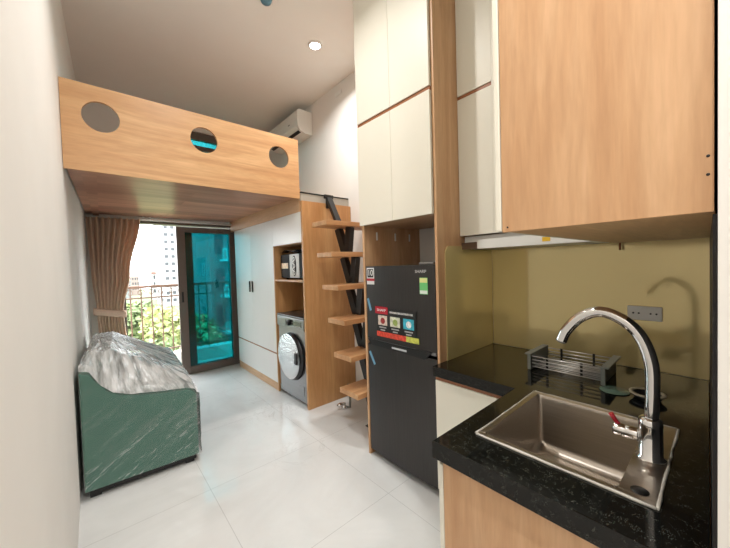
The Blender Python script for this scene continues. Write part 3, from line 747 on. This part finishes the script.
for k in range(9):
    xx = rx0+.03+k*.024
    part('rod', MB().tube([(xx, ry0+.001, ZT+.014), (xx, ry1-.001, ZT+.014)], .0026, 8), RODM, dk)
m_ = MB()
for yy in (.45, .60):
    for xx in (rx0+.017, rx1-.017): m_.box(xx-.0025, xx+.0025, yy-.005, yy+.005, ZT+.012, ZT+.080)
part('slide_clip', m_, BLACKP, dk)
single('flat_lid', MB().lathe([(0, .003), (.012, .006), (.014, .003), (.05, .004), (.054, .0015), (.05, 0), (0, 0)], (1.69, .315, ZT+.0008), n=32), plain('frosted_green_plastic', (92, 116, 102), .2, .1), 'flat grey-green round lid lying on the worktop beside the dish rack', 'lid', (1.69, .315, ZT+.0008))
sp = thing('scrubber_dish', 'black round dish with a beige rim behind the tap', 'dish', (1.68, .207, ZT))
part('dish_bowl', MB().lathe([(0, .001), (.04, .001), (.052, .020), (.046, .022), (.038, .006), (0, .005)], (1.68, .207, ZT), n=32), BLACKP, sp)
part('dish_rim', MB().lathe([(.045, .0225), (.057, .0225), (.058, .027), (.045, .028), (.045, .0225)], (1.68, .207, ZT), n=32), plain('beige_rim', (150, 140, 118), .5), sp)

# ------------------------------------------------------------------ wall cabinets and hood
ua = thing('wall_cabinet', 'narrow cream wall cabinet above the cooker hood', 'cabinet', (1.9, .75, 1.56))
part('carcass', MB().box(1.748, 2.12, .43, 1.080, 1.57, 3.40), OAK, ua)
part('door', MB().box(1.728, 1.746, .862, 1.080, 1.562, 2.392, .001), WHITE, ua)
part('door', MB().box(1.728, 1.746, .862, 1.080, 2.414, 3.395, .001), WHITE, ua)
part('filler_panel', MB().box(1.728, 1.746, .43, .8615, 1.562, 3.395), WHITE, ua)
part('handle_profile', MB().box(1.734, 1.7465, .862, 1.080, 2.3925, 2.4135), STRIP, ua)
ub = thing('wall_cabinet', 'large oak wall cabinet with plain side panel above the sink', 'cabinet', (1.4, .2, 1.475))
sd = part('side_panel', MB().box(.815, .833, .0125, .384, 1.475, 3.40, .001), OAK, ub)
part('bottom_panel', MB().box(.834, 2.12, .0125, .384, 1.478, 1.496), OAK_X, ub)
part('rear_panel', MB().box(.834, 2.12, .0125, .03, 1.497, 3.40), OAK, ub)
part('top_panel', MB().box(.834, 2.12, .031, .384, 3.38, 3.40), OAK, ub)
for x0, x1 in ((.815, 1.27), (1.273, 1.735)):
    part('door', MB().box(x0, x1, .3855, .4025, 1.478, 3.395, .004), WHITE, ub)
for yy, zz in ((.0195, 1.540), (.0195, 1.572), (.37, 1.487), ):
    part('screw', MB().lathe([(0, .0006), (.0022, .0006), (.0026, 0)], (.8149, yy, zz), (-1, 0, 0), 10), BLACKP, sd)
single('cable_stub', MB().tube([(2.08, .36, 1.477), (2.08, .36, 1.44)], .005, 8), STRIP, 'short brown stub hanging below the large oak wall cabinet', 'stub', (2.08, .36, 1.477))
hd = thing('cooker_hood', 'slim white slide-out cooker hood beneath the narrow cream cabinet', 'cooker hood', (1.9, .72, 1.478))
part('hood_body', MB().box(1.775, 2.115, .41, 1.078, 1.482, 1.558, .002), WHITEP, hd)
part('front_lip', MB().box(1.735, 1.774, .41, .972, 1.478, 1.532, .002), WHITEP, hd)
part('control_strip', MB().box(1.738, 1.774, .973, 1.078, 1.478, 1.52, .002), plain('brownish_metal', (110, 92, 80), .3, metal=.6), hd, 'brown metal end strip')
part('caution_sticker', MB().box(1.7335, 1.7348, .575, .612, 1.494, 1.516), plain('yellow_sticker', (236, 190, 40), .5), hd, 'yellow sticker')
part('hood_filter', MB().box(1.80, 2.09, .45, 1.05, 1.4785, 1.4815), SILVER, hd)

# ------------------------------------------------------------------ curtain and rod
rod = thing('curtain_rod', 'pale slim curtain rod under the loft above the balcony door', 'curtain rod', (.75, 4.66, 2.04))
part('rod_bar', MB().tube([(-.03, 4.66, 2.042), (1.52, 4.66, 2.042)], .012, 12), WHITEP, rod)
for xx in (.48, .55, 1.48): part('rod_bracket', MB().box(xx-.012, xx+.012, 4.64, 4.745, 2.055, 2.075, .002), WHITEP, rod)
cu = thing('curtain', 'beige brown pleated curtain tied back at the left of the balcony door', 'curtain', (.15, 4.63, .02))
def curtain_mesh():
    bm = bmesh.new(); NZ, NX = 70, 150; g = []
    zs = [0.03+(2.03-.03)*k/NZ for k in range(NZ+1)]
    def lerp_tab(tab, z):
        for (za, va), (zb, vb) in zip(tab, tab[1:]):
            if z <= zb:
                t = (z-za)/(zb-za); t = t*t*(3-2*t); return va+(vb-va)*t
        return tab[-1][1]
    L = [(0, .03), (.55, .02), (.95, .01), (1.4, -.02), (2.03, -.04)]
    R = [(0, .30), (.55, .265), (.95, .245), (1.4, .325), (2.03, .445)]
    for z in zs:
        row = []; l, r = lerp_tab(L, z), lerp_tab(R, z)
        amp = .026+.036*abs(z-.95)/1.1
        for k in range(NX+1):
            t = k/NX
            ph = 2*PI*9*(t**.95)+.2*math.sin(2*z)
            row.append(bm.verts.new((l+(r-l)*t+.006*math.sin(ph*2), 4.61+amp*math.sin(ph)+.012*noise.noise(Vector((t*4, z*2.5, 1))), z)))
        g.append(row)
    for i in range(NZ):
        for k in range(NX): bm.faces.new((g[i][k], g[i][k+1], g[i+1][k+1], g[i+1][k])).smooth = True
    return bm
c_ = part('curtain_cloth', curtain_mesh(), CURT, cu)
md = c_.modifiers.new('thickness', 'SOLIDIFY'); md.thickness = .003
def ring_band():
    bm = bmesh.new(); n = 40; rows = []
    for z_, e in ((.905, 0), (.925, .004), (.965, .004), (.985, 0)):
        rows.append([bm.verts.new((.125+(.145+e)*math.cos(2*PI*k/n), 4.612+(.048+e)*math.sin(2*PI*k/n), z_+.03*math.cos(2*PI*k/n)*-1)) for k in range(n)])
    for a, b_ in zip(rows, rows[1:]):
        for k in range(n): bm.faces.new((a[k], a[(k+1) % n], b_[(k+1) % n], b_[k])).smooth = True
    return bm
tb = part('tieback', ring_band(), mk_fabric('tieback_cloth', (232, 202, 180), 260), cu)
md = tb.modifiers.new('thickness', 'SOLIDIFY'); md.thickness = .004

# ------------------------------------------------------------------ sofa and its wrapping
so = thing('sofa', 'green upholstered sofa against the left wall still wrapped in plastic', 'sofa', (-.098, 2.572, 0))
ox, oy = -.098, 2.572
W_, Ls = .632, 1.40
def prof(x):   # top profile from the back (0) to the seat front
    tab = [(0, .79), (.05, .775), (.10, .68), (.16, .62), (.25, .585), (.45, .555), (.58, .54), (.62, .52), (.632, .49)]
    for (a, va), (b_, vb) in zip(tab, tab[1:]):
        if x <= b_:
            t = (x-a)/(b_-a); return va+(vb-va)*t
    return tab[-1][1]
apts = [(ox+.0, .055)]+[(ox+x_, prof(x_)) for x_ in (0, .025, .05, .075, .10, .13, .16, .2, .25, .35, .45, .58, .61, .632)]+[(ox+W_, .055)]
for y0, nm in ((oy, 'arm'), (oy+Ls-.14, 'arm')):
    mb = MB(); mb.prism(apts, 'y', y0, y0+.14)
    es_ = [e for e in mb.bm.edges if abs(abs(e.verts[0].co.y-e.verts[1].co.y)) < 1e-6 and max(e.verts[0].co.z, e.verts[1].co.z) > .1]
    bmesh.ops.bevel(mb.bm, geom=es_, offset=.012, segments=3, profile=.5, affect='EDGES')
    part(nm, mb, SOFA, so)
part('seat', MB().box(ox+.02, ox+W_-.01, oy+.141, oy+Ls-.141, .06, .40, .02, 3), SOFA, so)
for k in range(2):
    ya = oy+.25+k*(Ls-.50)/2; yb = ya+(Ls-.50)/2-.004
    part('seat_cushion', MB().box(ox+.17, ox+W_+.005, ya, yb, .402, .485, .03, 3), SOFA, so)
    part('back_cushion', MB().box(ox+.03, ox+.17, ya, yb, .49, .79, .05, 4), SOFA, so)
part('backrest', MB().box(ox, ox+.05, oy+.141, oy+Ls-.141, .402, .79, .015, 3), SOFA, so)
part('base_plinth', MB().box(ox+.02, ox+W_-.02, oy+.02, oy+Ls-.02, .018, .054), BLACKP, so)
for xx in (ox+.05, ox+W_-.06):
    for yy in (oy+.05, oy+Ls-.06): part('foot', MB().box(xx-.028, xx+.028, yy-.028, yy+.028, .0005, .0175), BLACKP, so)
wp = thing('plastic_wrap', 'crinkled clear plastic film wrapped over the green sofa', 'plastic wrap', (ox+.3, oy+.7, .1))
def fbm(p, o=4):
    s_, a = 0, 1
    for _ in range(o): s_ += a*noise.noise(p); p = p*2.1; a *= .5
    return s_
def ridge(p, o=4):
    s_, a = 0, 1
    for _ in range(o): s_ += a*(1-2*abs(noise.noise(p))); p = p*2.0+Vector((3.1, 1.7, .3)); a *= .55
    return s_
def wrap_top():
    bm = bmesh.new(); NX, NY = 150, 240; g = []
    for i in range(NX+1):
        row = []
        for j in range(NY+1):
            a, b_ = i/NX, j/NY
            x_ = a*(W_+.012); y_ = -.006+b_*(Ls+.012)
            z_ = prof(min(x_, W_))+.012
            mid = math.sin(PI*min(1, max(0, b_)))
            hull = .84 if x_ < .15 else .84-(.84-.56)*min(1, (x_-.15)/.46)
            hull = hull if x_ > .03 else hull-(.03-x_)*1.5
            d0 = min(y_+.006, Ls+.006-y_); k = min(1, max(0, (d0-.01)/.24)); k = k*k*(3-2*k)
            k2 = min(1, max(0, d0/.05))
            z_ = z_+(max(hull, z_)-z_)*k*(1 if x_ < .60 else max(0, (W_-x_)/.032))
            ang = math.atan2(y_-1.0, x_-.05); rad = math.hypot(y_-1.0, x_-.05)
            wr_ = ridge(Vector((ang*9, rad*1.3, 2.0)), 4)*.013*min(1, rad*2)+ridge(Vector((ang*20, rad*5, 5.0)), 3)*.005
            row.append(bm.verts.new((ox+x_, oy+y_, z_+(wr_+.008)*(.2+.8*k2))))
        g.append(row)
    for i in range(NX):
        for j in range(NY): bm.faces.new((g[i][j], g[i+1][j], g[i+1][j+1], g[i][j+1])).smooth = True
    return bm
part('draped_film', wrap_top(), FILM_TOP, wp)
def wrap_front():
    bm = bmesh.new(); NX, NZ = 90, 60; g = []
    for i in range(NX+1):
        row = []
        for j in range(NZ+1):
            x_ = -.002+i/NX*(W_+.014); zt_ = prof(min(max(x_, 0), W_))+.014; z_ = .058+(zt_-.058)*j/NZ
            d = .004+.004*(1+ridge(Vector((x_*4-z_*3, z_*9+x_*3, 8.0)), 3))*.5
            row.append(bm.verts.new((ox+x_, oy-d, z_)))
        g.append(row)
    for i in range(NX):
        for j in range(NZ): bm.faces.new((g[i][j], g[i+1][j], g[i+1][j+1], g[i][j+1])).smooth = True
    # the seat side of the sofa
    g = []
    for i in range(NX+1):
        row = []
        for j in range(31):
            y_ = -.006+i/NX*(Ls+.012); z_ = .058+(.50-.058)*j/30
            d = .009+.006*(1+ridge(Vector((y_*4-z_*3, z_*9+y_*3, 3.0)), 3))*.5
            row.append(bm.verts.new((ox+W_+d, oy+y_, z_)))
        g.append(row)
    for i in range(NX):
        for j in range(30): bm.faces.new((g[i][j], g[i+1][j], g[i+1][j+1], g[i][j+1])).smooth = True
    return bm
part('stretched_film', wrap_front(), FILM_SIDE, wp)
so.rotation_euler.z = math.radians(-3.0); wp.rotation_euler.z = math.radians(-3.0)
# rotate the wrapping about the same corner as the sofa
p_ = Vector((ox, oy, 0)); q_ = Matrix.Rotation(math.radians(-3.0), 3, 'Z') @ (wp.location-p_)+p_; wp.location = q_

# ------------------------------------------------------------------ air conditioner, small wall and ceiling things
ac = thing('air_conditioner', 'white wall-mounted air conditioner high on the wall above the loft', 'air conditioner', (2.02, 3.78, 3.03))
apf = [(2.126, 3.035), (2.126, 3.312), (1.945, 3.312), (1.925, 3.295), (1.918, 3.20), (1.925, 3.11), (1.955, 3.06), (2.02, 3.035)]
part('unit_body', MB().prism([(a, b_) for a, b_ in apf], 'y', 3.37, 4.19), WHITEP, ac)
part('air_flap', MB().bar((1.932, 3.40, 3.085), (1.932, 4.16, 3.085), .07, .006, (.8, 0, -.55)), WHITEP, ac)
part('outlet_slot', MB().bar((1.962, 3.40, 3.054), (1.962, 4.16, 3.054), .04, .004, (.9, 0, -.35)), BLACKP, ac)
part('indicator', MB().box(1.9165, 1.9185, 3.56, 3.60, 3.17, 3.18), GREYP, ac)
single('cover_plate', MB().box(2.120, 2.1285, 2.75, 2.87, 3.29, 3.33, .003), WHITEP, 'small white cover plate on the wall between air conditioner and tall cabinet', 'cover plate', (2.124, 2.81, 3.29))
DL = [(1.607, 2.452, 'lit round ceiling downlight in front of the loft'), (.66, 1.55, 'added ceiling downlight out of view over the open floor'), (.38, -.2, 'added ceiling downlight out of view over the entrance'), (.38, -1.0, 'added ceiling downlight out of view at the far end of the entrance')]  # only the loft one is in view; the others are added to lift ambient light
first = None
for i, (lx, ly, lb) in enumerate(DL):
    if first is None:
        first = thing('ceiling_downlight', lb, 'ceiling light', (lx, ly, ZC), 'ceiling downlights')
        part('trim_ring', MB().lathe([(.045, -.0005), (.062, -.0005), (.060, -.010), (.047, -.012), (.045, -.0005)], (lx, ly, ZC), n=32), WHITEP, first)
        part('lamp_lens', MB().lathe([(.0445, -.0008), (.0445, -.006), (0, -.007)], (lx, ly, ZC), n=32), LENS, first)
        ld_ = bpy.data.lights.new('lamp_glow', 'AREA'); ld_.spread = math.radians(145); ld_.shape = 'DISK'; ld_.size = .085; ld_.energy = LAMP_POWER; ld_.color = (1, .982, .955)
        lo = bpy.data.objects.new('lamp_glow', ld_); COL.objects.link(lo); lo.parent = first; lo.location = (0, 0, -.014)
    else: dup(first, (lx, ly, ZC), lb)
sm = thing('smoke_detector', 'small white and blue smoke detector on the ceiling at the top edge', 'smoke detector', (1.05, 2.24, ZC))
part('detector_base', MB().lathe([(0, -.0005), (.05, -.0005), (.048, -.018), (0, -.018)], (1.05, 2.24, ZC), n=28), WHITEP, sm)
part('detector_head', MB().lathe([(0, -.0185), (.044, -.0185), (.036, -.042), (0, -.044)], (1.05, 2.24, ZC), n=28), TEALP, sm, 'muted blue sensor head')

# water valve behind the stairs
vl = thing('floor_valve', 'small chrome water valve with black knob and hose under the lowest tread', 'valve', (1.80, 2.45, 0))
part('valve_body', MB().lathe([(0, 0), (.028, 0), (.028, .02), (.018, .03), (.018, .055), (0, .06)], (1.80, 2.45, .0005), n=20), CHROME, vl)
part('valve_outlet', MB().tube([(1.80, 2.45, .045), (1.76, 2.46, .05), (1.735, 2.465, .035)], [.017, .018, .02], 14), CHROME, vl)
part('hose', MB().tube([(1.815, 2.435, .02), (1.85, 2.42, .01), (1.87, 2.44, .07), (1.89, 2.48, .14), (1.91, 2.50, .17)], .012, 10), GREYP, vl)
part('knob', MB().lathe([(0, 0), (.026, 0), (.03, .012), (.022, .028), (0, .03)], (1.91, 2.505, .168), n=20), BLACKP, vl)
